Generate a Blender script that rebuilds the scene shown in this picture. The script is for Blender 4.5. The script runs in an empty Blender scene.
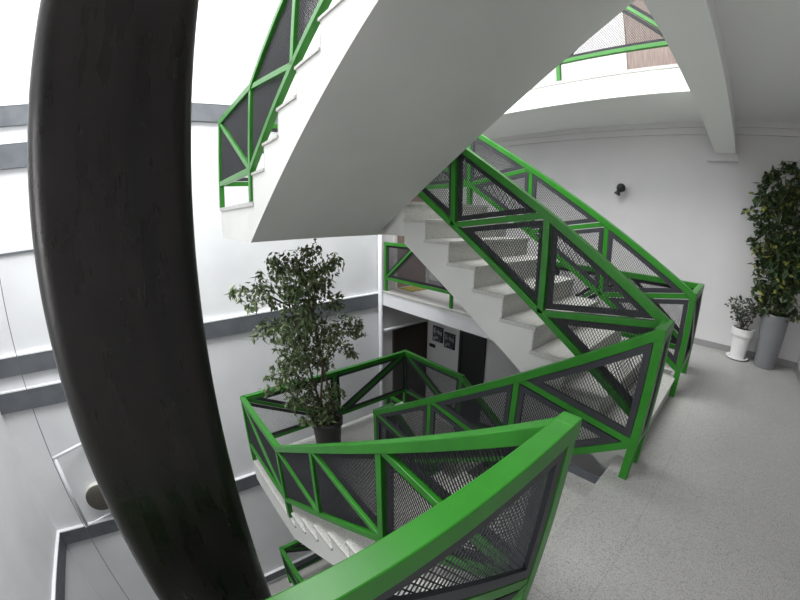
import bpy, bmesh, math, random
import numpy as np
from mathutils import Matrix, Vector

C = bpy.context.scene.collection
SC = bpy.context.scene

# ------------------------------------------------------------------ camera
ROT = [[0.775129328899558, -0.6317929816770325, 0.003485940814992969],
       [0.14515446862388745, 0.18345044345286074, 0.9722531126386099],
       [0.614902190367084, 0.7531159028334174, -0.23390539365557336]]
CAM_H = 1.5324
cd = bpy.data.cameras.new('camera')
cam = bpy.data.objects.new('camera', cd)
C.objects.link(cam)
m = Matrix((ROT[0], ROT[1], [-v for v in ROT[2]])).transposed().to_4x4()
m.translation = (0, 0, CAM_H)
cam.matrix_world = m
cd.type = 'PANO'
cd.sensor_fit = 'HORIZONTAL'
cd.sensor_width, cd.sensor_height = 36.0, 27.0
cd.clip_start = 0.02
pc = cd
pc.panorama_type = 'FISHEYE_LENS_POLYNOMIAL'
pc.fisheye_fov = math.radians(200)
K = (0.0, 0.062101591299823615, -8.422445386108338e-06, -1.9653198142068006e-05, 3.0315417058428534e-07)
for i, k in enumerate(K):
    setattr(pc, 'fisheye_polynomial_k%d' % i, -k)
SC.camera = cam

# ------------------------------------------------------------------ light
W = bpy.data.worlds.new('sky'); SC.world = W
W.use_nodes = True
W.node_tree.nodes['Background'].inputs[0].default_value = (0.93, 0.97, 1.0, 1)
W.node_tree.nodes['Background'].inputs[1].default_value = 1.0


def area(name, loc, rot, sx, sy, energy, col=(1, 1, 1)):
    l = bpy.data.lights.new(name, 'AREA'); l.shape = 'RECTANGLE'
    l.size, l.size_y, l.energy, l.color = sx, sy, energy, col
    o = bpy.data.objects.new(name, l); C.objects.link(o)
    o.location = loc; o.rotation_euler = rot
    return o


sky = area('skylight', (0.35, 3.2, 7.6), (0, 0, 0), 5.8, 5.2, 1180, (0.985, 0.99, 0.98))
# fill lamp added to brighten the corridor from its left end, out of frame
area('corridor_fill', (-2.55, -0.3, 1.7), (0, math.radians(-90), 0), 1.6, 1.2, 48, (1.0, 0.98, 0.98))

vs = SC.view_settings
vs.view_transform = 'Standard'; vs.look = 'None'; vs.gamma = 1; vs.use_curve_mapping = False
vs.exposure = 0.0

# ------------------------------------------------------------------ materials
MATS = {}


def lin(c):
    return tuple(((v / 255) / 12.92 if v / 255 <= .04045 else ((v / 255 + .055) / 1.055) ** 2.4) for v in c) + (1,)


def mat(name, col, rough=.5, metal=0, spec=.5, noise=None, coat=0):
    M = bpy.data.materials.new(name); M.use_nodes = True
    nt = M.node_tree; b = nt.nodes['Principled BSDF']
    b.inputs['Base Color'].default_value = lin(col)
    b.inputs['Roughness'].default_value = rough
    b.inputs['Metallic'].default_value = metal
    b.inputs['Specular IOR Level'].default_value = spec
    b.inputs['Coat Weight'].default_value = coat
    if noise:
        col2, scale, detail, lo, hi = noise
        tc = nt.nodes.new('ShaderNodeTexCoord'); n = nt.nodes.new('ShaderNodeTexNoise')
        n.inputs['Scale'].default_value = scale; n.inputs['Detail'].default_value = detail
        r = nt.nodes.new('ShaderNodeValToRGB')
        r.color_ramp.elements[0].position = lo; r.color_ramp.elements[0].color = lin(col)
        r.color_ramp.elements[1].position = hi; r.color_ramp.elements[1].color = lin(col2)
        nt.links.new(tc.outputs['Object'], n.inputs['Vector']); nt.links.new(n.outputs['Fac'], r.inputs['Fac'])
        nt.links.new(r.outputs['Color'], b.inputs['Base Color'])
    MATS[name] = M
    return M


WHITE = mat('white_paint', (227, 228, 230), .75, noise=((218, 219, 222), 1.3, 3, .35, .7))
WHITE2 = mat('gallery_wall_paint', (206, 204, 205), .7, noise=((198, 196, 198), .9, 3, .35, .7))
SOFFIT = mat('stair_paint', (205, 205, 202), .8, noise=((199, 199, 196), 2, 3, .3, .7))
CEIL = mat('ceiling_paint', (238, 239, 236), .8)
BAND = mat('grey_band_paint', (96, 100, 105), .55, noise=((86, 90, 96), 5, 5, .4, .65))
SKIRT = mat('grey_skirting', (138, 138, 138), .6)
GREEN = mat('green_gloss_paint', (40, 119, 29), .36, spec=.4, noise=((35, 110, 25), 8, 4, .35, .65))
BORDER = mat('charcoal_metal', (40, 42, 47), .5)
MESH = mat('black_metal_mesh', (40, 41, 45), .5)
DARKWOOD = mat('dark_wood', (46, 36, 32), .5)
BLACK = mat('black_void_door', (20, 20, 22), .5)
JAMB = mat('pale_jamb', (196, 194, 192), .6)
GREYPIPE = mat('white_plastic', (214, 216, 220), .5)
CERAMIC = mat('white_ceramic', (222, 222, 222), .35)
PLANTER = mat('grey_planter', (128, 129, 132), .4, noise=((118, 119, 122), 3, 3, .3, .7))
DARKPOT = mat('dark_pot', (48, 46, 46), .55)
SOIL = mat('soil', (48, 38, 30), .95, noise=((30, 24, 20), 60, 4, .4, .6))
BARK = mat('bark', (98, 84, 68), .85, noise=((74, 62, 50), 30, 4, .4, .6))
STEEL = mat('steel', (120, 122, 124), .4, .6)
LAMPBLK = mat('lamp_black', (28, 28, 30), .45)
MATTING = mat('olive_mat', (116, 108, 52), .95)
DISC = mat('dark_disc', (78, 74, 68), .5)
PALE = mat('pale_rim', (206, 204, 198), .5)

# terrazzo
def terrazzo(name, a, b, c, rough, joints=False):
    M = bpy.data.materials.new(name); M.use_nodes = True
    nt = M.node_tree; B = nt.nodes['Principled BSDF']; N = nt.nodes.new; L = nt.links.new
    B.inputs['Roughness'].default_value = rough
    tc = N('ShaderNodeTexCoord'); v = N('ShaderNodeTexVoronoi'); v.inputs['Scale'].default_value = 230
    L(tc.outputs['Object'], v.inputs['Vector'])
    sp = N('ShaderNodeSeparateColor'); L(v.outputs['Color'], sp.inputs[0])
    r = N('ShaderNodeValToRGB'); cr = r.color_ramp; cr.interpolation = 'CONSTANT'
    cr.elements[0].position = 0; cr.elements[0].color = lin(c)
    cr.elements[1].position = .16; cr.elements[1].color = lin(a)
    e = cr.elements.new(.62); e.color = lin(b)
    L(sp.outputs[0], r.inputs['Fac'])
    n = N('ShaderNodeTexNoise'); n.inputs['Scale'].default_value = 1.6; n.inputs['Detail'].default_value = 4
    L(tc.outputs['Object'], n.inputs['Vector'])
    mr = N('ShaderNodeMapRange'); mr.inputs['To Min'].default_value = .92; mr.inputs['To Max'].default_value = 1.06
    L(n.outputs['Fac'], mr.inputs['Value'])
    mx = N('ShaderNodeMix'); mx.data_type = 'RGBA'; mx.blend_type = 'MULTIPLY'; mx.inputs['Factor'].default_value = 1
    L(r.outputs['Color'], mx.inputs['A']); L(mr.outputs['Result'], mx.inputs['B'])
    out = mx.outputs['Result']
    if joints:
        # thin saw-cut joints of the floor slabs
        br = N('ShaderNodeTexBrick'); br.offset = 0
        br.inputs['Scale'].default_value = 1
        br.inputs['Brick Width'].default_value = 1.6; br.inputs['Row Height'].default_value = 1.2
        br.inputs['Mortar Size'].default_value = .003; br.inputs['Mortar Smooth'].default_value = .2
        mp = N('ShaderNodeMapping'); mp.inputs['Location'].default_value = (.55, -.11, 0)
        L(tc.outputs['Object'], mp.inputs['Vector']); L(mp.outputs['Vector'], br.inputs['Vector'])
        m2 = N('ShaderNodeMix'); m2.data_type = 'RGBA'; m2.blend_type = 'MULTIPLY'
        m2.inputs['B'].default_value = (.84, .84, .84, 1)
        L(br.outputs['Fac'], m2.inputs['Factor']); L(out, m2.inputs['A']); out = m2.outputs['Result']
    L(out, B.inputs['Base Color'])
    return M


TERR = terrazzo('terrazzo_floor', (163, 162, 160), (175, 174, 172), (140, 139, 137), .38, True)
TERRS = terrazzo('terrazzo_step', (176, 175, 171), (189, 188, 184), (142, 141, 138), .45)


def column_material():
    M = bpy.data.materials.new('black_column_paint'); M.use_nodes = True
    nt = M.node_tree; B = nt.nodes['Principled BSDF']; N = nt.nodes.new; L = nt.links.new
    tc = N('ShaderNodeTexCoord'); mp = N('ShaderNodeMapping'); mp.inputs['Scale'].default_value = (9, 9, 1.6)
    n = N('ShaderNodeTexNoise'); n.inputs['Scale'].default_value = 2.2; n.inputs['Detail'].default_value = 6
    L(tc.outputs['Object'], mp.inputs['Vector']); L(mp.outputs['Vector'], n.inputs['Vector'])
    r = N('ShaderNodeValToRGB')
    r.color_ramp.elements[0].position = .35; r.color_ramp.elements[0].color = lin((18, 16, 16))
    r.color_ramp.elements[1].position = .7; r.color_ramp.elements[1].color = lin((31, 27, 26))
    L(n.outputs['Fac'], r.inputs['Fac']); L(r.outputs['Color'], B.inputs['Base Color'])
    n2 = N('ShaderNodeTexNoise'); n2.inputs['Scale'].default_value = 90; n2.inputs['Detail'].default_value = 3
    L(tc.outputs['Object'], n2.inputs['Vector'])
    bp = N('ShaderNodeBump'); bp.inputs['Strength'].default_value = .12; bp.inputs['Distance'].default_value = .004
    L(n2.outputs['Fac'], bp.inputs['Height']); L(bp.outputs['Normal'], B.inputs['Normal'])
    B.inputs['Specular IOR Level'].default_value = .3
    n3 = N('ShaderNodeTexNoise'); n3.inputs['Scale'].default_value = 5; n3.inputs['Detail'].default_value = 5
    L(mp.outputs['Vector'], n3.inputs['Vector'])
    mr = N('ShaderNodeMapRange'); mr.inputs['From Min'].default_value = .35; mr.inputs['From Max'].default_value = .65
    mr.inputs['To Min'].default_value = .2; mr.inputs['To Max'].default_value = .5
    L(n3.outputs['Fac'], mr.inputs['Value']); L(mr.outputs['Result'], B.inputs['Roughness'])
    return M


COLUMN = column_material()


def wood(name, a, b):
    M = bpy.data.materials.new(name); M.use_nodes = True
    nt = M.node_tree; B = nt.nodes['Principled BSDF']; N = nt.nodes.new; L = nt.links.new
    tc = N('ShaderNodeTexCoord'); mp = N('ShaderNodeMapping'); mp.inputs['Scale'].default_value = (16, 16, 1.1)
    n = N('ShaderNodeTexNoise'); n.inputs['Scale'].default_value = 3; n.inputs['Detail'].default_value = 5
    r = N('ShaderNodeValToRGB')
    r.color_ramp.elements[0].position = .35; r.color_ramp.elements[0].color = lin(a)
    r.color_ramp.elements[1].position = .65; r.color_ramp.elements[1].color = lin(b)
    L(tc.outputs['Object'], mp.inputs['Vector']); L(mp.outputs['Vector'], n.inputs['Vector'])
    L(n.outputs['Fac'], r.inputs['Fac']); L(r.outputs['Color'], B.inputs['Base Color'])
    B.inputs['Roughness'].default_value = .5
    return M


WOOD = wood('brown_door_wood', (112, 95, 88), (132, 114, 106))


def leafmat(name, a, b, c=None, cpos=.8):
    M = bpy.data.materials.new(name); M.use_nodes = True
    nt = M.node_tree; B = nt.nodes['Principled BSDF']; N = nt.nodes.new; L = nt.links.new
    g = N('ShaderNodeNewGeometry'); r = N('ShaderNodeValToRGB')
    r.color_ramp.elements[0].color = lin(a); r.color_ramp.elements[1].color = lin(b)
    r.color_ramp.elements[1].position = cpos - .02 if c else 1
    if c:
        e = r.color_ramp.elements.new(cpos); e.color = lin(c)
    L(g.outputs['Random Per Island'], r.inputs['Fac']); L(r.outputs['Color'], B.inputs['Base Color'])
    B.inputs['Roughness'].default_value = .42
    return M


FICUS = leafmat('ficus_leaf', (60, 78, 46), (112, 128, 84))
SCHEF = leafmat('variegated_leaf', (36, 54, 32), (68, 88, 48), (136, 138, 66), .93)
SMALLLEAF = leafmat('small_plant_leaf', (52, 62, 48), (82, 92, 74))

# ------------------------------------------------------------------ helpers
class MB:
    def __init__(s):
        s.v, s.f = [], []

    def add(s, vs, fs):
        n = len(s.v); s.v += [tuple(q) for q in vs]; s.f += [tuple(i + n for i in f) for f in fs]
        return s

    def box(s, x0, x1, y0, y1, z0, z1):
        return s.add([(x0, y0, z0), (x1, y0, z0), (x1, y1, z0), (x0, y1, z0), (x0, y0, z1), (x1, y0, z1), (x1, y1, z1), (x0, y1, z1)],
                     [(0, 3, 2, 1), (4, 5, 6, 7), (0, 1, 5, 4), (1, 2, 6, 5), (2, 3, 7, 6), (3, 0, 4, 7)])

    def prism_x(s, poly, x0, x1):
        """polygon of (y, z) points, counter-clockwise seen from +x, pushed from x0 to x1"""
        n = len(poly)
        vs = [(x0, y, z) for y, z in poly] + [(x1, y, z) for y, z in poly]
        fs = [tuple(range(n - 1, -1, -1)), tuple(range(n, 2 * n))]
        fs += [(i, (i + 1) % n, n + (i + 1) % n, n + i) for i in range(n)]
        return s.add(vs, fs)

    def prism_z(s, poly, z0, z1):
        n = len(poly)
        vs = [(x, y, z0) for x, y in poly] + [(x, y, z1) for x, y in poly]
        fs = [tuple(range(n - 1, -1, -1)), tuple(range(n, 2 * n))]
        fs += [(i, (i + 1) % n, n + (i + 1) % n, n + i) for i in range(n)]
        return s.add(vs, fs)

    def bar(s, u0, z0, u1, z1, w, h):
        """bar in the local u/z plane with upright ends; w across (y), h upright"""
        return s.add([(u0, -w / 2, z0 - h / 2), (u0, w / 2, z0 - h / 2), (u0, w / 2, z0 + h / 2), (u0, -w / 2, z0 + h / 2),
                      (u1, -w / 2, z1 - h / 2), (u1, w / 2, z1 - h / 2), (u1, w / 2, z1 + h / 2), (u1, -w / 2, z1 + h / 2)],
                     [(0, 1, 2, 3), (7, 6, 5, 4), (0, 4, 5, 1), (1, 5, 6, 2), (2, 6, 7, 3), (3, 7, 4, 0)])

    def strut(s, u0, z0, u1, z1, w, t):
        """bar in the u/z plane with square cut, w across (y), t thick in the plane"""
        d = math.hypot(u1 - u0, z1 - z0); nx, nz = -(z1 - z0) / d * t / 2, (u1 - u0) / d * t / 2
        P = [(u0 - nx, z0 - nz), (u0 + nx, z0 + nz), (u1 + nx, z1 + nz), (u1 - nx, z1 - nz)]
        return s.add([(u, -w / 2, z) for u, z in P] + [(u, w / 2, z) for u, z in P],
                     [(0, 1, 2, 3), (7, 6, 5, 4), (0, 4, 5, 1), (1, 5, 6, 2), (2, 6, 7, 3), (3, 7, 4, 0)])

    def lathe(s, prof, cx=0, cy=0, n=40, cap0=True, cap1=True):
        vs = []; fs = []
        for r, z in prof:
            vs += [(cx + r * math.cos(2 * math.pi * i / n), cy + r * math.sin(2 * math.pi * i / n), z) for i in range(n)]
        for k in range(len(prof) - 1):
            fs += [(k * n + i, k * n + (i + 1) % n, (k + 1) * n + (i + 1) % n, (k + 1) * n + i) for i in range(n)]
        if cap0: fs.append(tuple(range(n - 1, -1, -1)))
        if cap1: fs.append(tuple((len(prof) - 1) * n + i for i in range(n)))
        return s.add(vs, fs)

    def tube(s, pts, radii, n=8):
        vs = []; fs = []; pts = [Vector(p) for p in pts]
        if not isinstance(radii, (list, tuple)): radii = [radii] * len(pts)
        ref = None
        for k, p in enumerate(pts):
            d = (pts[min(k + 1, len(pts) - 1)] - pts[max(k - 1, 0)]).normalized()
            if ref is None: ref = d.orthogonal().normalized()
            a = (ref - d * ref.dot(d))
            a = a.normalized() if a.length > 1e-5 else d.orthogonal().normalized()
            ref = a
            b = d.cross(a)
            vs += [tuple(p + (a * math.cos(2 * math.pi * i / n) + b * math.sin(2 * math.pi * i / n)) * radii[k]) for i in range(n)]
        for k in range(len(pts) - 1):
            fs += [(k * n + i, k * n + (i + 1) % n, (k + 1) * n + (i + 1) % n, (k + 1) * n + i) for i in range(n)]
        fs += [tuple(range(n - 1, -1, -1)), tuple((len(pts) - 1) * n + i for i in range(n))]
        return s.add(vs, fs)

    def mesh(s, name, mt, org=(0, 0, 0), smooth=False):
        me = bpy.data.meshes.new(name)
        me.from_pydata([(v[0] - org[0], v[1] - org[1], v[2] - org[2]) for v in s.v], [], s.f)
        me.materials.append(mt)
        bm = bmesh.new(); bm.from_mesh(me); bmesh.ops.recalc_face_normals(bm, faces=bm.faces); bm.to_mesh(me); bm.free()
        if smooth: me.shade_smooth()
        return me

    def build(s, name, mt, parent=None, org=(0, 0, 0), smooth=False, bevel=0):
        me = s.mesh(name, mt, org, smooth)
        o = bpy.data.objects.new(name, me); C.objects.link(o)
        if parent: o.parent = parent
        else: o.location = org
        if bevel: bev(o, bevel)
        return o


def bev(o, w, seg=2):
    b = o.modifiers.new('bevel', 'BEVEL'); b.width = w; b.segments = seg; b.limit_method = 'ANGLE'; b.angle_limit = math.radians(40)


def smooth_angle(o, a=40):
    o.data.shade_smooth()
    try: o.data.set_sharp_from_angle(angle=math.radians(a))
    except Exception: pass


def tag(o, label=None, cat=None, group=None, kind=None):
    if label: o['label'] = label
    if cat: o['category'] = cat
    if group: o['group'] = group
    if kind: o['kind'] = kind
    return o


def empty(name, loc, rz=0, label=None, cat=None, group=None):
    o = bpy.data.objects.new(name, None); C.objects.link(o); o.empty_display_size = .1
    o.location = loc; o.rotation_euler = (0, 0, rz)
    return tag(o, label, cat, group)


def struct(name, mb, mt, label=None, cat=None, org=(0, 0, 0)):
    o = mb.build(name, mt, None, org); tag(o, label, cat, None, 'structure'); return o


# ------------------------------------------------------------------ key dimensions
H = 3.337; HM = H / 2; HG = H - .03; R_, G_ = HM / 10, .268; S = R_ / G_
YR = .331; YE = .45               # plane of the rail ends / edge of the corridor floor
Y1, Y2 = 3.009, 4.254             # landing: rail plane at the flights, far rail
XQ, XI1, XI2, XO, XG = .88, 2.107, 2.33, 3.597, 4.313
XS0, XS1 = .81, 3.63    # stair slab edges
XW = 5.6                          # side wall with the spotlight
YF = 5.9; YB = -1.05; XL = -2.67
YGE = 5.86                        # end wall of the gallery

# ------------------------------------------------------------------ room shell
struct('floor', MB().box(XL, XW, YB, YE, -.30, 0).box(4.28, XW, YE, YGE, -.26, 0), TERR,
       'grey speckled terrazzo floor of the corridor with the plants', 'floor')
struct('floor.001', MB().box(XL, XW, YB, YE - .02, HG - .04, HG).box(4.27, XW, YE - .02, YGE, HG - .04, HG), TERRS,
       'floor edge of the upper gallery under the bright green railing', 'floor')
struct('ceiling', MB().box(XL, XW, YB, YE, 2.995, HG - .04).box(4.28, XW, YE, YGE, 2.995, HG - .04), CEIL,
       'white slab over the corridor with a bright fascia', 'ceiling')
struct('trim_1', MB().box(4.265, 4.28, YE, YGE, -.30, -.035), WHITE, 'white fascia below the far gallery floor', 'fascia')
struct('trim_2', MB().box(4.25, 4.30, YE, YGE, -.035, .004), TERRS, 'pale stone nosing along the far gallery edge', 'nosing')
struct('floor.002', MB().box(XL, XW, YB, YE, -H - .3, -H).box(4.28, XW, YE, YGE, -H - .3, -H), TERR,
       'dim floor of the storey below', 'floor')
struct('floor.003', MB().box(XL - .2, XW, YB, YF + .2, -6.9, -6.7), TERR, 'floor at the bottom of the stairwell', 'floor')
ZT = 7.3
struct('wall_far', MB().box(XL - .2, 4.28, YF, YF + .2, -6.7, ZT), WHITE, 'tall white far wall of the stairwell', 'wall')
struct('wall_left', MB().box(XL - .2, XL, YB, YF, -6.7, ZT), WHITE, 'tall white wall at the left of the stairwell', 'wall')
struct('wall_right', MB().box(XW, XW + .2, YB - .2, YGE + .2, -6.7, ZT), WHITE2, 'white wall with the small black spotlight', 'wall')
struct('wall_back', MB().box(XL - .2, XW, YB - .2, YB, -6.7, ZT), WHITE2, 'white wall beside the tall planter', 'wall')
struct('wall_end', MB().box(4.28, XW, YGE, YGE + .2, -6.7, ZT), WHITE2, 'white end wall of the gallery behind the brown door', 'wall')
# roof with the skylight opening
struct('ceiling.001', MB().box(XL - .2, XW + .2, YB - .2, YE, ZT, ZT + .2).box(3.3, XW + .2, YE, YF + .2, ZT, ZT + .2)
       .box(XL - .2, 3.3, YF - .05, YF + .2, ZT, ZT + .2), WHITE2, 'roof slab round the skylight', 'roof')
# baseboards
struct('baseboard_right', MB().box(XW - .012, XW, YB, YGE, 0, .085), SKIRT, 'grey skirting under the spotlight wall', 'skirting')
struct('baseboard_back', MB().box(XL, XW - .012, YB, YB + .012, 0, .085), SKIRT, 'grey skirting on the wall by the planter', 'skirting')
struct('trim_3', MB().box(XW - .06, XW, YB, YGE, 2.92, 2.995).box(XW - .035, XW, YB, YGE, 2.83, 2.92), WHITE2,
       'white moulding between spotlight wall and ceiling', 'moulding')
struct('beam', MB().box(XL, XW - .061, .12, .39, 2.57, 2.995), CEIL, 'white beam crossing the corridor ceiling to the wall', 'beam')
struct('trim_4', MB().box(XW - .09, XW - .0, .09, .50, 2.47, 2.57), WHITE2, 'small pad under the end of the ceiling beam', 'pad')

# grey slab bands on the far wall, each with a pale ledge on top
YB0 = 5.84
def band(idx, x0, x1, zt, zb, label, y0=YB0, y1=YF):
    o = struct('trim_%d' % idx, MB().box(x0, x1, y0, y1, zb, zt), BAND, label, 'wall band')
    MB().box(x0, x1, y0 - .006, y1, zt, zt + .022).build('ledge', WHITE, o)
    return o
band(5, XL, 4.25, 3.339, 3.06, 'grey band high on the far wall by the upper railing')
band(6, XL, 4.25, -.062, -.339, 'grey band on the far wall behind the tall ficus')
b7 = band(7, XL, 4.25, -3.22, -3.512, 'grey band low on the far wall under the round lamp')
band(8, XL, 4.25, -6.286, -6.53, 'lowest grey band on the far wall')
band(9, XL, -.55, 2.815, 2.484, 'short grey panel high at the left of the column')
band(10, XL, -.55, -.572, -.879, 'short grey panel under the middle band left of the column')
band(11, XL, XL + .055, -3.22, -3.512, 'grey band low on the left wall', .6, YB0 - .006)
struct('trim_12', MB().box(XL, -.55, YF - .03, YF, 1.34, 1.37), BAND, 'thin ledge on the far wall left of the column', 'ledge')

# ------------------------------------------------------------------ doors
def door(name, x0, x1, y0, y1, z0, z1, axis, mt, label, jamb=JAMB, handle=True):
    """axis 'y': leaf in a plane of constant y facing -y; axis 'x': facing -x"""
    m = MB().box(x0, x1, y0, y1, z0, z1)
    o = struct(name, m, mt, label, 'door', (x0, y0, z0))
    f = MB(); j = .07
    def rel(b, *a): b.box(*a)
    if axis == 'y':
        rel(f, x0 - j, x0, y0 - .02, y1, z0, z1 + j); rel(f, x1, x1 + j, y0 - .02, y1, z0, z1 + j); rel(f, x0, x1, y0 - .02, y1, z1, z1 + j)
    else:
        rel(f, x0 - .02, x1, y0 - j, y0, z0, z1 + j); rel(f, x0 - .02, x1, y1, y1 + j, z0, z1 + j); rel(f, x0 - .02, x1, y0, y1, z1, z1 + j)
    f.build('door_frame', jamb, o, (x0, y0, z0))
    if handle:
        h = MB()
        if axis == 'y':
            h.tube([(x1 - .08, y0, z0 + 1.02), (x1 - .08, y0 - .05, z0 + 1.02), (x1 - .2, y0 - .05, z0 + 1.02)], .009)
        else:
            h.tube([(x0, y0 + .08, z0 + 1.02), (x0 - .05, y0 + .08, z0 + 1.02), (x0 - .05, y0 + .2, z0 + 1.02)], .009)
        h.build('handle', STEEL, o, (x0, y0, z0), True)
    return o

door('door_1', 4.66, 5.50, YGE - .04, YGE, .004, 2.05, 'y', WOOD, 'brown wooden door at the end of the far gallery')
door('door_2', 4.64, 5.50, YGE - .04, YGE, -H + .004, -1.0, 'y', DARKWOOD, 'dark wooden door under the far gallery', DARKWOOD)
door('door_3', XW - .04, XW, 4.15, 4.70, -H + .004, -.93, 'x', BLACK, 'black doorway under the far gallery beside the stair', BLACK, False)
door('door_4', XW - .04, XW, .55, 1.60, HG + .004, HG + 2.1, 'x', WOOD, 'brown wooden door on the upper gallery')
tag(MB().box(4.66, 5.24, 5.32, 5.74, 0, .012).build('door_mat', MATTING, None), 'olive door mat before the brown gallery door', 'mat')

# invented window frame, out of view, added to go with the corridor fill lamp
wn = MB().box(XL, XL + .05, -1.02, -.92, .8, 2.6).box(XL, XL + .05, .32, .42, .8, 2.6).box(XL, XL + .05, -.92, .32, .8, .9).box(XL, XL + .05, -.92, .32, 2.5, 2.6)
struct('added_window_1', wn, GREYPIPE, 'unseen white window frame added behind the corridor fill lamp', 'window')

# ------------------------------------------------------------------ column
def rounded(x0, x1, y0, y1, r, n=8):
    P = []
    for cx, cy, a in ((x1 - r, y0 + r, -90), (x1 - r, y1 - r, 0), (x0 + r, y1 - r, 90), (x0 + r, y0 + r, 180)):
        P += [(cx + r * math.cos(math.radians(a + 90 * i / n)), cy + r * math.sin(math.radians(a + 90 * i / n))) for i in range(n + 1)]
    return P
col = MB().prism_z(rounded(-.144, .068, .50, .71, .03), -6.7, ZT).build('column', COLUMN, None, (0, 0, 0))
smooth_angle(col, 30)
tag(col, 'tall glossy black column standing behind the near green railing', 'column')

# ------------------------------------------------------------------ stair flights and landings
def flight(d, ys, z0, x0, x1, r1, r, g, rise, sof, lo, label, skirt=None, t_end=None, tt=.03, ov=.016, N=9):
    """d = +1 climbs towards +y; ys = first riser; r1 first rise, r the others, rise in all; sof = soffit depth under the nosing line;
    lo = level (from z0) where the soffit ends at the foot"""
    org = (x0, ys, z0)
    root = empty('stair_flight', org, 0, label, 'stairs')
    Y = lambda t: ys + d * t
    sl = r / g; te = t_end if t_end else (N - 1) * g
    zk = lambda k: 0 if k == 0 else (rise if k == N else r1 + (k - 1) * r)
    top = []
    for k in range(1, N + 1):
        t_ = (te if k == N else (k - 1) * g) + .012
        top += [(t_, zk(k - 1) - (tt if k > 1 else 0)), (t_, zk(k) - tt - (.012 if k == N else 0))]
    sz = lambda t: r1 + sl * (t + ov) - sof
    t_lo = (lo - r1 + sof) / sl - ov
    t_hi = te + .012
    P = [(t_hi, sz(t_hi)), (t_lo, lo)] + ([(t_lo, -.03), (.012, -.03)] if t_lo < 0 else [(.012, lo)]) + top
    P2 = []
    for q in P:
        if not P2 or (abs(q[0] - P2[-1][0]) + abs(q[1] - P2[-1][1])) > 1e-6: P2.append(q)
    MB().prism_x([(Y(t), z0 + z) for t, z in P2], x0, x1).build('stair_slab', SOFFIT, root, org)
    for k in range(1, N):
        a, b = (k - 1) * g, k * g
        if k == N - 1: b = te
        ys_ = sorted((Y(a - ov), Y(b + .012)))
        st = MB().box(x0 - ov, x1 + .012, ys_[0], ys_[1], z0 + zk(k) - tt, z0 + zk(k))
        rs = sorted((Y(a), Y(a + .012)))
        st.box(x0 - .001, x1 + .001, rs[0], rs[1], z0 + zk(k - 1) + .0005, z0 + zk(k) - tt)
        o = st.build('step', TERRS, root, org)
        if skirt and k >= N - 3:
            MB().box(x1 + .0125, x1 + .024, min(Y(a), Y(b)), max(Y(a), Y(b)), z0 + zk(k), z0 + zk(k) + .062).build('skirting', BAND, root, org)
    rs = sorted((Y(te), Y(te + .012)))
    MB().box(x0 - .001, x1 + .001, rs[0], rs[1], z0 + zk(N - 1) + .0005, z0 + rise - .04).build('riser', TERRS, root, org)
    return root

RS, GS = HM / 9, .30              # nine rises to a landing
XC1 = 2.135                       # right side of the flight going down
XA0 = 2.315                       # left side of the climbing flights
YAR = .356                        # first riser of the climbing flights
YBR = 2.975                       # first riser of the overhead flight
YCR = YE + .006 + 8 * GS          # first riser of the flight going down, from its foot
BF = (.235, .186, .303, .507, -.345)
CF = (RS, RS, GS, .48, -.38)
flight(1, YAR, 0, XA0, XS1, .188, .1865, GS, HM, .45, -.28, 'terrazzo flight climbing from the corridor floor to the upper landing')
flight(-1, YBR, HM, .875, 2.21, *BF[:3], HM, *BF[3:], 'overhead flight seen from below with a wide grey underside', t_end=YBR - YE - .013, tt=.02, ov=.012)
flight(-1, YCR, -HM, .865, XC1, *CF[:3], HM, *CF[3:], 'flight going down from the corridor floor to the ficus landing', skirt=True)
flight(1, YAR, -H, XA0, XS1, .188, .1865, GS, HM, .45, -.28, 'lower flight below the ficus landing leading to the storey below')

def landing(z, thick, yb0, yb1, label, x0=XS0):
    """yb0: front of the floor at the left flight, yb1: front of the slab there"""
    org = (x0, Y1, z)
    root = empty('stair_landing', org, 0, label, 'landing')
    t = .035; ya = YAR + 8 * GS
    MB().box(x0, XA0, yb1, Y2 + .05, z - thick, z - t).box(XA0, XS1, ya + .013, Y2 + .05, z - thick, z - t).build('landing_slab', SOFFIT, root, org)
    MB().box(x0 - .012, XA0, yb0, Y2 + .07, z - t, z).box(XA0, XS1 + .02, ya - .016, Y2 + .07, z - t, z).build('landing_floor', TERRS, root, org)
    return root
def foot(ys, r1, r, g, sof, lo, ov=.022): return min(ys - .012, ys - ((lo - r1 + sof) / (r / g) - ov)) if lo - r1 + sof > ov * r / g else ys - ((lo - r1 + sof) / (r / g) - ov)
def foot(ys, f, ov):
    t = (f[4] - f[0] + f[3]) / (f[1] / f[2]) - ov
    return ys - max(t, .012)if t > 0 else ys - t
landing(HM, .345, YBR - .012, foot(YBR, BF, .012) + .001, 'upper stair landing at the foot of the overhead flight', .875)
landing(-HM, .38, YCR - .012, foot(YCR, CF, .016) + .001, 'stair landing where the tall ficus stands', .865)
landing(-4.58, .25, YCR, YCR + .05, 'lowest stair landing glimpsed beside the near railing', .93)

# ------------------------------------------------------------------ railings
ZT_, ZB_ = .967, .265             # centre heights of top and bottom rail
RW = .062; BW = .05
PCACHE = {}


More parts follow.
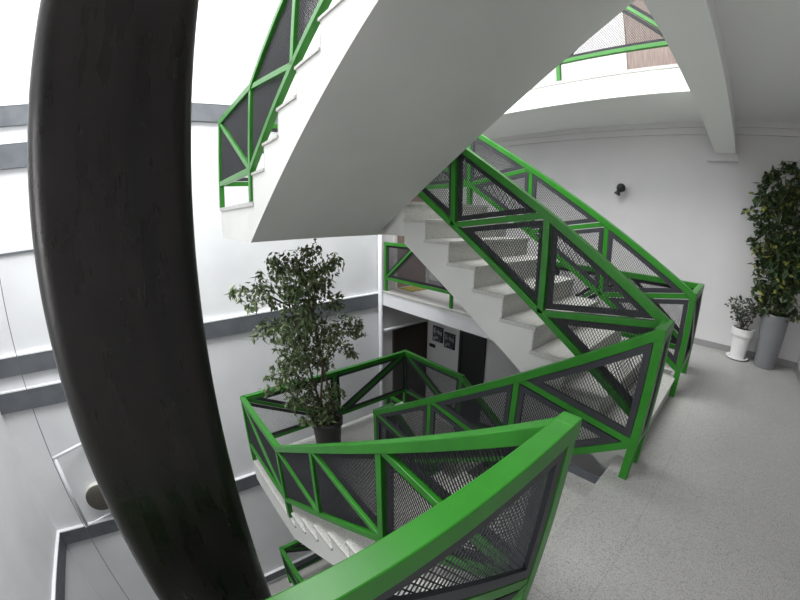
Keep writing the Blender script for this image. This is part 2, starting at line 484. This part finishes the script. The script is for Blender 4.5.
def inset(tri, d):
    n = len(tri); out = []
    cx = sum(p[0] for p in tri) / n; cz = sum(p[1] for p in tri) / n
    L = []
    for i in range(n):
        (x0, z0), (x1, z1) = tri[i], tri[(i + 1) % n]
        nx, nz = -(z1 - z0), x1 - x0; l = math.hypot(nx, nz); nx /= l; nz /= l
        if (cx - x0) * nx + (cz - z0) * nz < 0: nx, nz = -nx, -nz
        L.append((nx, nz, nx * x0 + nz * z0 + (d[i] if isinstance(d, (list, tuple)) else d)))
    for i in range(n):
        a, b = L[i - 1], L[i]
        det = a[0] * b[1] - a[1] * b[0]
        out.append(((a[2] * b[1] - a[1] * b[2]) / det, (a[0] * b[2] - a[2] * b[0]) / det))
    return out, L


def border_mesh(tri, sg):
    out, _ = inset(tri, .030); inn, L = inset(tri, .072)
    n = len(tri); ya, yb = sorted((sg * .006, sg * .023))
    vs = [(u, ya, z) for u, z in out] + [(u, ya, z) for u, z in inn] + [(u, yb, z) for u, z in out] + [(u, yb, z) for u, z in inn]
    fs = []
    for i in range(n):
        j = (i + 1) % n
        fs += [(i, j, n + j, n + i), (2 * n + j, 2 * n + i, 3 * n + i, 3 * n + j), (j, i, 2 * n + i, 2 * n + j), (n + i, n + j, 3 * n + j, 3 * n + i)]
    return MB().add(vs, fs).mesh('panel_border', BORDER)


def wire_mesh(tri, sg, LW=.034, hh=.0115, t=.0023, dep=.0020):
    inn, L = inset(tri, .033)
    inn = [(z, u) for u, z in inn]; L = [(b, a, c) for a, b, c in L]   # long way of the diamonds upright
    A = np.array(inn); u0, z0 = A.min(0); u1, z1 = A.max(0)
    I = np.arange(int(math.floor(u0 / (LW / 2))) - 1, int(u1 / (LW / 2)) + 2); J = np.arange(int(math.floor(z0 / hh)) - 1, int(z1 / hh) + 2)
    ii, jj = np.meshgrid(I, J); ii = ii.ravel(); jj = jj.ravel()
    zz = lambda i, j: j * hh + np.where((i + j) % 2 == 0, hh / 2, -hh / 2)
    P = np.stack([ii * LW / 2, zz(ii, jj)], 1); Q = np.stack([(ii + 1) * LW / 2, zz(ii + 1, jj)], 1)
    ta = np.zeros(len(P)); tb = np.ones(len(P))
    for nx, nz, c in L:
        a = P[:, 0] * nx + P[:, 1] * nz - c; b = Q[:, 0] * nx + Q[:, 1] * nz - c
        den = b - a; tc = np.where(abs(den) > 1e-12, -a / np.where(abs(den) > 1e-12, den, 1), 0)
        ta = np.where((a < 0) & (b >= 0), np.maximum(ta, tc), ta); tb = np.where((a >= 0) & (b < 0), np.minimum(tb, tc), tb)
        tb = np.where((a < 0) & (b < 0), -1, tb)
    k = tb > ta + 1e-3; P, Q, ta, tb = P[k], Q[k], ta[k][:, None], tb[k][:, None]
    a = P + (Q - P) * ta; b = P + (Q - P) * tb
    d = (Q - P) / np.linalg.norm(Q - P, axis=1)[:, None]; n = np.stack([-d[:, 1], d[:, 0]], 1) * t / 2
    N = len(a); V = np.zeros((N, 8, 3))
    for q, (pt, sg, y) in enumerate(((a, -1, -1), (a, 1, -1), (a, 1, 1), (a, -1, 1), (b, -1, -1), (b, 1, -1), (b, 1, 1), (b, -1, 1))):
        uv = pt + n * sg; V[:, q, 0] = uv[:, 1]; V[:, q, 1] = y * dep / 2 + sg * .002; V[:, q, 2] = uv[:, 0]
    F = np.array([(0, 4, 5, 1), (1, 5, 6, 2), (2, 6, 7, 3), (3, 7, 4, 0)])
    faces = (np.arange(N)[:, None, None] * 8 + F[None]).reshape(-1, 4)
    me = bpy.data.meshes.new('wire_mesh')
    me.vertices.add(N * 8); me.vertices.foreach_set('co', V.ravel())
    me.loops.add(len(faces) * 4); me.loops.foreach_set('vertex_index', faces.ravel().astype(np.int32))
    me.polygons.add(len(faces)); me.polygons.foreach_set('loop_start', (np.arange(len(faces)) * 4).astype(np.int32))
    me.update(calc_edges=True); me.validate()
    me.materials.append(MESH)
    return me


def panel(root, tri, u0, zoff, sg):
    key = (sg,) + tuple(round(c, 4) for p in tri for c in p)
    if key not in PCACHE: PCACHE[key] = (border_mesh(tri, sg), wire_mesh(tri, sg))
    b = bpy.data.objects.new('panel_border', PCACHE[key][0]); C.objects.link(b); b.parent = root; b.location = (u0, 0, zoff)
    w = bpy.data.objects.new('wire_mesh', PCACHE[key][1]); C.objects.link(w); w.parent = b


def railing(p0, p1, z0, z1, nb, diag, feet, label, ext=(1, 1), verts=None, sg=1, drop=0):
    """straight railing from p0 to p1 (plan), base level z0 -> z1, nb bays; diag: string of D (top at start to foot at end), U or - per bay;
    feet: indices of uprights that run down to the floor"""
    dx, dy = p1[0] - p0[0], p1[1] - p0[1]; Ln = math.hypot(dx, dy); a = math.atan2(dy, dx)
    root = empty('stair_railing', (p0[0], p0[1], z0), a, label, 'railing')
    s = (z1 - z0) / Ln; L = Ln / nb
    e0, e1 = ext[0] * RW / 2, ext[1] * RW / 2
    c = math.sqrt(1 + s * s)
    tr_ = MB()
    if abs(s) < 1e-6: tr_.bar(-e0, ZT_, Ln + e1, ZT_, RW, RW)
    else:
        hv = RW * 1.08
        tr_.bar(0, ZT_, Ln, ZT_ + s * Ln, RW, hv)
        for u, e, zc in ((0, e0, ZT_), (Ln, e1, ZT_ + s * Ln)):
            if e: tr_.box(u - e - .0005, u + e + .0005, -RW / 2 - .0004, RW / 2 + .0004, zc - hv / 2, zc + RW / 2 + .001)
    tr_.build('top_rail', GREEN, root, bevel=.004)
    MB().bar(0, ZB_, Ln, ZB_ + s * Ln, BW, BW * c).build('bottom_rail', GREEN, root, bevel=.003)
    vset = range(nb + 1) if verts is None else verts
    for i in vset:
        u = i * L; zb = s * u + ((-drop if i == nb else 0) if i in feet else ZB_); zt = s * u + ZT_ - .02
        w = BW if 0 < i < nb else BW + .004
        MB().box(u - w / 2, u + w / 2, -w / 2, w / 2, zb, zt).build('post', GREEN, root, bevel=.003)
    for i in range(nb):
        u = i * L; k = diag[i % len(diag)]; zo = s * u
        bl, br, tl, tr = (0, ZB_), (L, ZB_ + s * L), (0, ZT_), (L, ZT_ + s * L)
        if k == 'D':
            MB().strut(u, ZT_ + zo, u + L, ZB_ + s * L + zo, BW * .9, .045).build('brace', GREEN, root, bevel=.003)
            panel(root, [bl, br, tl], u, zo, sg); panel(root, [tl, br, tr], u, zo, sg)
        elif k == 'U':
            MB().strut(u, ZB_ + zo, u + L, ZT_ + s * L + zo, BW * .9, .045).build('brace', GREEN, root, bevel=.003)
            panel(root, [bl, br, tr], u, zo, sg); panel(root, [bl, tr, tl], u, zo, sg)
        elif k == 'A':              # double bay, two braces meeting at the top, no upright between
            MB().strut(u, ZB_, u + L, ZT_, BW * .9, .045).build('brace', GREEN, root, bevel=.003)
            MB().strut(u + L, ZT_, u + 2 * L, ZB_, BW * .9, .045).build('brace', GREEN, root, bevel=.003)
            panel(root, [(0, ZB_), (L, ZT_), (0, ZT_)], u, 0, sg); panel(root, [(0, ZB_), (2 * L, ZB_), (L, ZT_)], u, 0, sg)
            panel(root, [(L, ZT_), (2 * L, ZB_), (2 * L, ZT_)], u, 0, sg)
        elif k == '-':
            panel(root, [bl, br, tr, tl], u, zo, sg)
    return root

LV = .9
railing((XQ, YR), (XQ - 4 * LV + .05, YR), 0, 0, 4, 'UDUD', (0, 2, 4), 'nearest green railing along the corridor floor edge beside the black column')
railing((XQ, Y1), (XQ, YR), -HM, 0, 3, 'D', (0, 3), 'outer green railing of the flight down to the ficus landing')
railing((XI1, Y1), (XI1, YR), -HM, 0, 3, 'D', (0, 3), 'inner green railing of the flight down to the ficus landing', sg=-1)
railing((XI2, YR), (XI2, Y1), 0, HM + .11, 3, 'D', (0, 3), 'near green railing of the flight climbing from the corridor', sg=-1, drop=.11)
railing((XO, YR), (XO, Y1), 0, HM, 3, 'D', (0, 3), 'far green railing of the climbing flight, in front of the spotlight wall')
railing((XI1, YR), (XI2, YR), 0, 0, 1, '-', (), 'short railing piece joining the two flights at the corridor', (0, 0), (), sg=-1)
railing((XO, YR), (XG, YR), 0, 0, 1, 'D', (1,), 'short railing between climbing flight and gallery edge', (0, 1), (1,), sg=-1)
railing((XG, YGE - .13), (XG, YR), 0, 0, 6, 'A.', (0, 2, 4), 'level green railing of the far gallery before the brown door', (1, 0), (0, 2, 4))
# ficus landing
railing((XQ, Y2), (XQ, Y1), -HM, -HM, 1, 'D', (0,), 'left green railing of the ficus landing', (1, 0), (0,))
railing((XQ, Y2), (XO, Y2), -HM, -HM, 2, 'DU', (1, 2), 'green railing behind the potted ficus', (0, 1), (1, 2), sg=-1)
railing((XO, Y2), (XO, Y1), -HM, -HM, 1, 'D', (1,), 'right green railing of the ficus landing', (0, 0), (1,), sg=-1)
railing((XI1, Y1), (XI2, Y1), -HM, -HM, 1, '-', (), 'short railing piece at the inner edge of the ficus landing', (0, 0), ())
railing((XI2, YR), (XI2, Y1), -H, -HM, 3, 'D', (3,), 'inner green railing of the lower flight below the ficus landing', sg=-1)
railing((XO, YR), (XO, Y1), -H, -HM, 3, 'D', (0,), 'outer green railing of the lower flight below the ficus landing', (1, 1), (0, 1, 2))
railing((XG, YGE - .13), (XG, YR), -H, -H, 6, 'A.', (0, 2, 4, 6), 'green gallery railing of the storey below, by the dark door', (1, 1), (0, 2, 4, 6))
# upper landing and overhead flight
railing((XQ, Y1), (XQ, YR), HM, H, 3, 'D', (0, 3), 'outer green railing of the overhead flight')
railing((XQ, Y2), (XQ, Y1), HM, HM, 1, 'D', (0,), 'left green railing of the upper landing', (1, 0), (0,))
railing((XQ, Y2), (XO, Y2), HM, HM, 2, 'DU', (1, 2), 'far green railing of the upper landing behind the overhead flight', (0, 1), (1, 2), sg=-1)
railing((XO, Y2), (XO, Y1), HM, HM, 1, 'D', (), 'right green railing of the upper landing', (0, 0), (), sg=-1)
railing((XG, YGE - .13), (XG, 2.13), HG, HG, 4, 'A.', (0, 2, 4), 'far part of the upper gallery railing', (1, 0), (0, 2, 4))
railing((XG, 2.13), (XG, .60), HG, HG, 2, 'A.', (2,), 'upper gallery railing before the upper brown door', (0, 1), (2,))
# lowest landing
railing((.95, 4.22), (.95, 3.0), -4.58, -4.58, 1, 'D', (0, 1), 'left railing of the lowest landing, half hidden by the nearest rail')
railing((.95, 4.22), (XO, 4.22), -4.58, -4.58, 2, 'DU', (1, 2), 'far railing of the lowest landing, half hidden by the stair slab', (0, 1), (1, 2), sg=-1)

# ------------------------------------------------------------------ plants
def leaves(rng, cl, dens, ln, wd, droop, sig=.55):
    """leaf blades scattered in puffs; cl = (x, y, z, r)"""
    V = []; F = []
    for (cx, cy, cz, r) in cl:
        n = int(dens * r ** 2)
        for _ in range(n):
            d = Vector((rng.gauss(0, 1), rng.gauss(0, 1), rng.gauss(0, 1)))
            if d.length > 2.1: d *= 2.1 / d.length
            p = Vector((cx, cy, cz)) + d * r * sig
            az = rng.uniform(0, 2 * math.pi); el = rng.gauss(droop, .45)
            t = Vector((math.cos(az) * math.cos(el), math.sin(az) * math.cos(el), math.sin(el)))
            b = t.cross(Vector((0, 0, 1)))
            b = b.normalized() if b.length > .01 else Vector((1, 0, 0))
            roll = rng.gauss(0, .6); n_ = t.cross(b); b = b * math.cos(roll) + n_ * math.sin(roll); n_ = t.cross(b)
            l = ln * rng.uniform(.7, 1.25); w = wd * rng.uniform(.8, 1.2)
            up = n_ * w * .18
            k = len(V)
            V += [p, p + t * l * .4 + b * w / 2 + up, p + t * l * .45, p + t * l * .4 - b * w / 2 + up, p + t * l]
            F += [(k, k + 1, k + 2), (k, k + 2, k + 3), (k + 1, k + 4, k + 2), (k + 2, k + 4, k + 3)]
    return MB().add(V, F)


def leaf_object(mb, name, mt, root, org):
    me = bpy.data.meshes.new(name)
    me.from_pydata([(v[0] - org[0], v[1] - org[1], v[2] - org[2]) for v in mb.v], [], mb.f); me.materials.append(mt)
    o = bpy.data.objects.new(name, me); C.objects.link(o); o.parent = root
    return o


rng = random.Random(4)
org = (1.86, 3.84, -HM)
fic = empty('potted_ficus', org, 0, 'tall ficus tree in a dark pot on the stair landing', 'potted plant')
MB().lathe([(.16, -HM), (.195, -HM + .46), (.215, -HM + .47), (.222, -HM + .56), (.205, -HM + .56), (.195, -HM + .50)], org[0], org[1], 40, True, False).build('pot', DARKPOT, fic, org, True)
MB().lathe([(.20, -HM + .495), (.1, -HM + .505), (.001, -HM + .51)], org[0], org[1], 30, True, False).build('soil', SOIL, fic, org)
FCL = [(1.81, 3.85, 1.14, .12), (1.65, 3.85, 1.01, .19), (1.98, 3.85, .98, .15), (1.41, 3.85, 1.0, .16), (1.51, 3.85, .76, .26), (1.17, 3.85, .74, .16), (.92, 3.85, .76, .1),
       (1.87, 3.85, .71, .22), (1.68, 3.85, .43, .27), (1.36, 3.85, .42, .21), (2.1, 3.85, .49, .13), (2.23, 3.85, .14, .18), (1.86, 3.85, .08, .23), (1.46, 3.85, .1, .24),
       (1.2, 3.85, .28, .14), (1.56, 3.85, -.25, .23), (1.3, 3.85, -.25, .17), (1.91, 3.85, -.3, .18), (2.21, 3.85, -.13, .11), (1.53, 3.85, -.58, .18), (1.76, 3.85, -.8, .16),
       (1.38, 3.85, -.68, .1), (1.19, 3.85, -.56, .08), (1.96, 3.85, -.64, .13), (1.75, 3.8, -.98, .15), (1.5, 3.8, -.92, .09), (2.0, 3.82, -.95, .1), (2.42, 3.85, .12, .08), (1.02, 3.85, .66, .09)]
puffs = []
tr = MB()
trunks = [[(1.84, 3.84, -HM + .50), (1.80, 3.86, -.9), (1.86, 3.82, -.3), (1.80, 3.86, .4), (1.78, 3.85, 1.1)],
          [(1.89, 3.81, -HM + .50), (1.93, 3.79, -.8), (1.82, 3.84, -.1), (1.74, 3.8, .5), (1.62, 3.84, 1.0)],
          [(1.86, 3.88, -HM + .50), (1.78, 3.92, -.7), (1.66, 3.9, -.1), (1.5, 3.88, .5), (1.42, 3.86, .95)]]
for t in trunks: tr.tube(t, [.022, .018, .014, .010, .005], 7)
for (x, y, z, r) in FCL:
    yy = y + rng.gauss(0, .13)
    base = min((Vector(p) for t in trunks for p in t), key=lambda p: (p - Vector((x, yy, z - .35))).length)
    mid = base.lerp(Vector((x, yy, z)), .55) + Vector((0, 0, .08))
    tr.tube([base, mid, (x, yy, z)], [.008, .006, .003], 5)
    puffs.append((x, yy, z, r * .95))
    for _ in range(3):
        a = Vector((rng.gauss(0, 1), rng.gauss(0, 1), rng.gauss(-.2, .8))).normalized() * r * rng.uniform(.7, 1.25)
        q = Vector((x, yy, z)) + a
        tr.tube([(x, yy, z), Vector((x, yy, z)) + a * .5 + Vector((0, 0, .02)), q], [.003, .0025, .0015], 4)
        puffs.append((q.x, q.y, q.z, r * .42))
tr.build('trunk', BARK, fic, org, True)
leaf_object(leaves(rng, puffs, 4300, .082, .036, -.7, .5), 'foliage', FICUS, fic, org)

org = (5.36, -.60, 0)
pl = empty('potted_schefflera', org, 0, 'tall leafy variegated plant in a high grey planter in the corner', 'potted plant')
MB().lathe([(.132, 0), (.136, .01), (.178, .66), (.180, .675), (.165, .675), (.160, .60)], org[0], org[1], 48, True, False).build('planter', PLANTER, pl, org, True)
MB().lathe([(.162, .62), (.001, .63)], org[0], org[1], 30, True, False).build('soil', SOIL, pl, org)
PCL = [(5.25, -.37, 2.23, .16), (5.25, -.28, 2.05, .17), (5.25, -.26, 1.81, .18), (5.25, -.5, 2.02, .22), (5.25, -.39, 1.53, .24), (5.25, -.21, 1.48, .09), (5.25, -.6, 1.57, .26),
       (5.25, -.43, 1.19, .25), (5.25, -.66, 1.17, .27), (5.25, -.53, .91, .22), (5.25, -.43, .80, .12), (5.25, -.74, .80, .18), (5.25, -.62, 2.37, .15), (5.25, -.7, 1.81, .27),
       (5.25, -.78, 1.37, .24), (5.25, -.29, .99, .09), (5.25, -.79, 2.16, .22)]
puffs = []; tr = MB(); rng = random.Random(9)
for sx in (-.05, .03, .08):
    tr.tube([(org[0] + sx, org[1] + sx, .62), (org[0] + sx * 1.5, org[1] + .05, 1.2), (5.32, -.6 + sx, 1.7), (5.28, -.55 + sx * 2, 2.3)], [.016, .013, .009, .004], 7)
for (x, y, z, r) in PCL:
    xx = x + rng.gauss(.02, .07)
    tr.tube([(5.36, -.6, max(.64, z - .3)), ((xx + 5.36) / 2, (y - .6) / 2, z - .05), (xx, y, z)], [.007, .005, .003], 5)
    puffs.append((xx, y, z, r * .92))
    for _ in range(3):
        a = Vector((rng.gauss(0, .6), rng.gauss(0, 1), rng.gauss(0, .8))).normalized() * r * rng.uniform(.6, 1.0)
        puffs.append((min(xx + a.x, 5.46), max(y + a.y, -.92), z + a.z, r * .4))
tr.build('stem', BARK, pl, org, True)
lm = leaves(rng, puffs, 3000, .092, .056, -.45, .5)
lm.v = [Vector((min(v[0], 5.585), max(v[1], -1.03), v[2])) for v in lm.v]
leaf_object(lm, 'foliage', SCHEF, pl, org)

org = (5.41, -.235, 0)
sp = empty('potted_plant', org, 0, 'small dark green plant in a white pot on a saucer', 'potted plant')
MB().lathe([(.09, 0), (.145, .012), (.155, .03), (.148, .03), (.12, .022)], org[0], org[1], 40, True, True).build('saucer', CERAMIC, sp, org, True)
MB().lathe([(.098, .023), (.130, .31), (.146, .315), (.150, .41), (.136, .41), (.130, .36)], org[0], org[1], 40, True, False).build('pot', CERAMIC, sp, org, False)
MB().lathe([(.132, .375), (.001, .385)], org[0], org[1], 30, True, False).build('soil', SOIL, sp, org)
rng = random.Random(5)
QCL = [(5.4, -.06, .68, .08), (5.4, -.15, .74, .05), (5.4, -.30, .71, .09), (5.4, -.13, .59, .08), (5.4, -.27, .60, .09), (5.4, -.21, .50, .07), (5.42, -.38, .66, .06)]
tr = MB()
for (x, y, z, r) in QCL: tr.tube([(5.41, -.235 + rng.uniform(-.04, .04), .38), (5.4, (y - .235) / 2, .5), (x, y, z)], [.006, .005, .003], 5)
tr.build('stem', BARK, sp, org, True)
lm = leaves(rng, [(x + rng.gauss(0, .04), y, z, r) for x, y, z, r in QCL], 9000, .06, .034, .1)
lm.v = [Vector((min(v[0], 5.585), v[1], v[2])) for v in lm.v]
leaf_object(lm, 'foliage', SMALLLEAF, sp, org)

# ------------------------------------------------------------------ small things
# spotlight on the side wall
sl = empty('wall_spotlight', (XW, 1.70, 2.02), 0, 'small black spotlight mounted on the white corridor wall', 'lamp')
o3 = (XW, 1.70, 2.02)
def lathe_axis(prof, origin, axis, mt, name, root, org, n=32):
    mb = MB().lathe(prof, 0, 0, n); q = Vector((0, 0, 1)).rotation_difference(Vector(axis))
    mb.v = [tuple(q @ Vector(v) + Vector(origin)) for v in mb.v]
    o = mb.build(name, mt, root, org); smooth_angle(o, 40); return o
lathe_axis([(.045, 0), (.045, .012), (.012, .016), (.010, .06)], (XW, 1.70, 2.055), (-1, 0, 0), LAMPBLK, 'mount', sl, o3)
prof = [(.001, -.065)] + [(.065 * math.cos(math.radians(a)), .065 * math.sin(math.radians(a))) for a in range(-80, 81, 10)] + [(.001, .065)]
lathe_axis(prof, (XW - .11, 1.69, 2.06), (0, 0, 1), LAMPBLK, 'lamp_head', sl, o3)
lathe_axis([(.026, 0), (.034, .025), (.046, .055), (.046, .07), (.036, .07)], (XW - .12, 1.715, 2.02), (-.15, .45, -1), LAMPBLK, 'lamp_nozzle', sl, o3)

# bracket, cable and round lamp on the far wall
cb = MB().tube([(-2.06, 5.60, -6.7), (-2.06, 5.60, ZT)], .006, 6).build('cable', STEEL, None)
tag(cb, 'thin vertical cable running down before the far wall', 'cable')
br = empty('cable_bracket', (-1.6, YF, -3.1), 0, 'pale tubular bracket reaching out from the far wall to the cable', 'bracket'); o4 = (-1.6, YF, -3.1)
MB().tube([(-2.02, 5.62, -1.63), (-2.02, 5.62, -3.03)], .03, 8).build('upright', GREYPIPE, br, o4, True)
MB().tube([(-2.05, 5.60, -1.63), (-1.45, YF - .03, -1.60)], .028, 8).build('arm', GREYPIPE, br, o4, True)
MB().tube([(-2.05, 5.60, -3.03), (-1.45, YF - .02, -3.06)], .018, 8).build('arm', GREYPIPE, br, o4, True)
wl = empty('round_wall_lamp', (-1.62, YF, -2.66), 0, 'round dark lamp with a pale rim on the far wall beside the bracket', 'lamp'); o5 = (-1.62, YF, -2.66)
lathe_axis([(.25, 0), (.27, .03), (.27, .10), (.25, .12)], (-1.62, YF, -2.66), (0, -1, 0), PALE, 'rim', wl, o5)
lathe_axis([(.262, 0), (.255, .03), (.20, .05), (.1, .058), (.001, .06)], (-1.62, YF - .115, -2.66), (0, -1, 0), DISC, 'lamp_cover', wl, o5)

# pipe at the corner of gallery and far wall
pp = MB().tube([(4.215, 5.80, -6.7), (4.215, 5.80, 3.0)], .045, 14).build('drain_pipe', GREYPIPE, None, (4.215, 5.80, -6.7), True)
tag(pp, 'white vertical pipe where the far wall meets the gallery', 'pipe')
wp = MB().tube([(4.30, 5.79, -.86), (5.55, 5.79, -.86)], .03, 10).build('wall_pipe', GREYPIPE, None, (4.30, 5.79, -.86), True)
tag(wp, 'white horizontal pipe above the dark door under the gallery', 'pipe')

# small pictures on the wall of the storey below
def picture(y0, y1, z0, z1, cols, label):
    root = empty('wall_picture', (XW, (y0 + y1) / 2, z0), 0, label, 'picture'); og = (XW, (y0 + y1) / 2, z0)
    MB().box(XW - .025, XW, y0, y1, z0, z1).build('frame', LAMPBLK, root, og)
    M = mat('picture_print', cols[0], .5, noise=(cols[1], 9, 3, .45, .55))
    MB().box(XW - .029, XW - .025, y0 + .03, y1 - .03, z0 + .03, z1 - .03).build('print', M, root, og)
picture(5.30, 5.62, -1.32, -.96, ((60, 64, 74), (170, 172, 170)), 'blotchy picture on the wall below, nearer the dark wooden door')
picture(4.93, 5.25, -1.38, -1.02, ((44, 46, 54), (130, 132, 134)), 'blotchy picture on the wall below, nearer the black doorway')
sb = MB().box(XW - .03, XW, 5.55, 5.72, -1.50, -1.43).build('switch_box', LAMPBLK, None)
tag(sb, 'tiny black box on the wall below the pictures', 'switch')
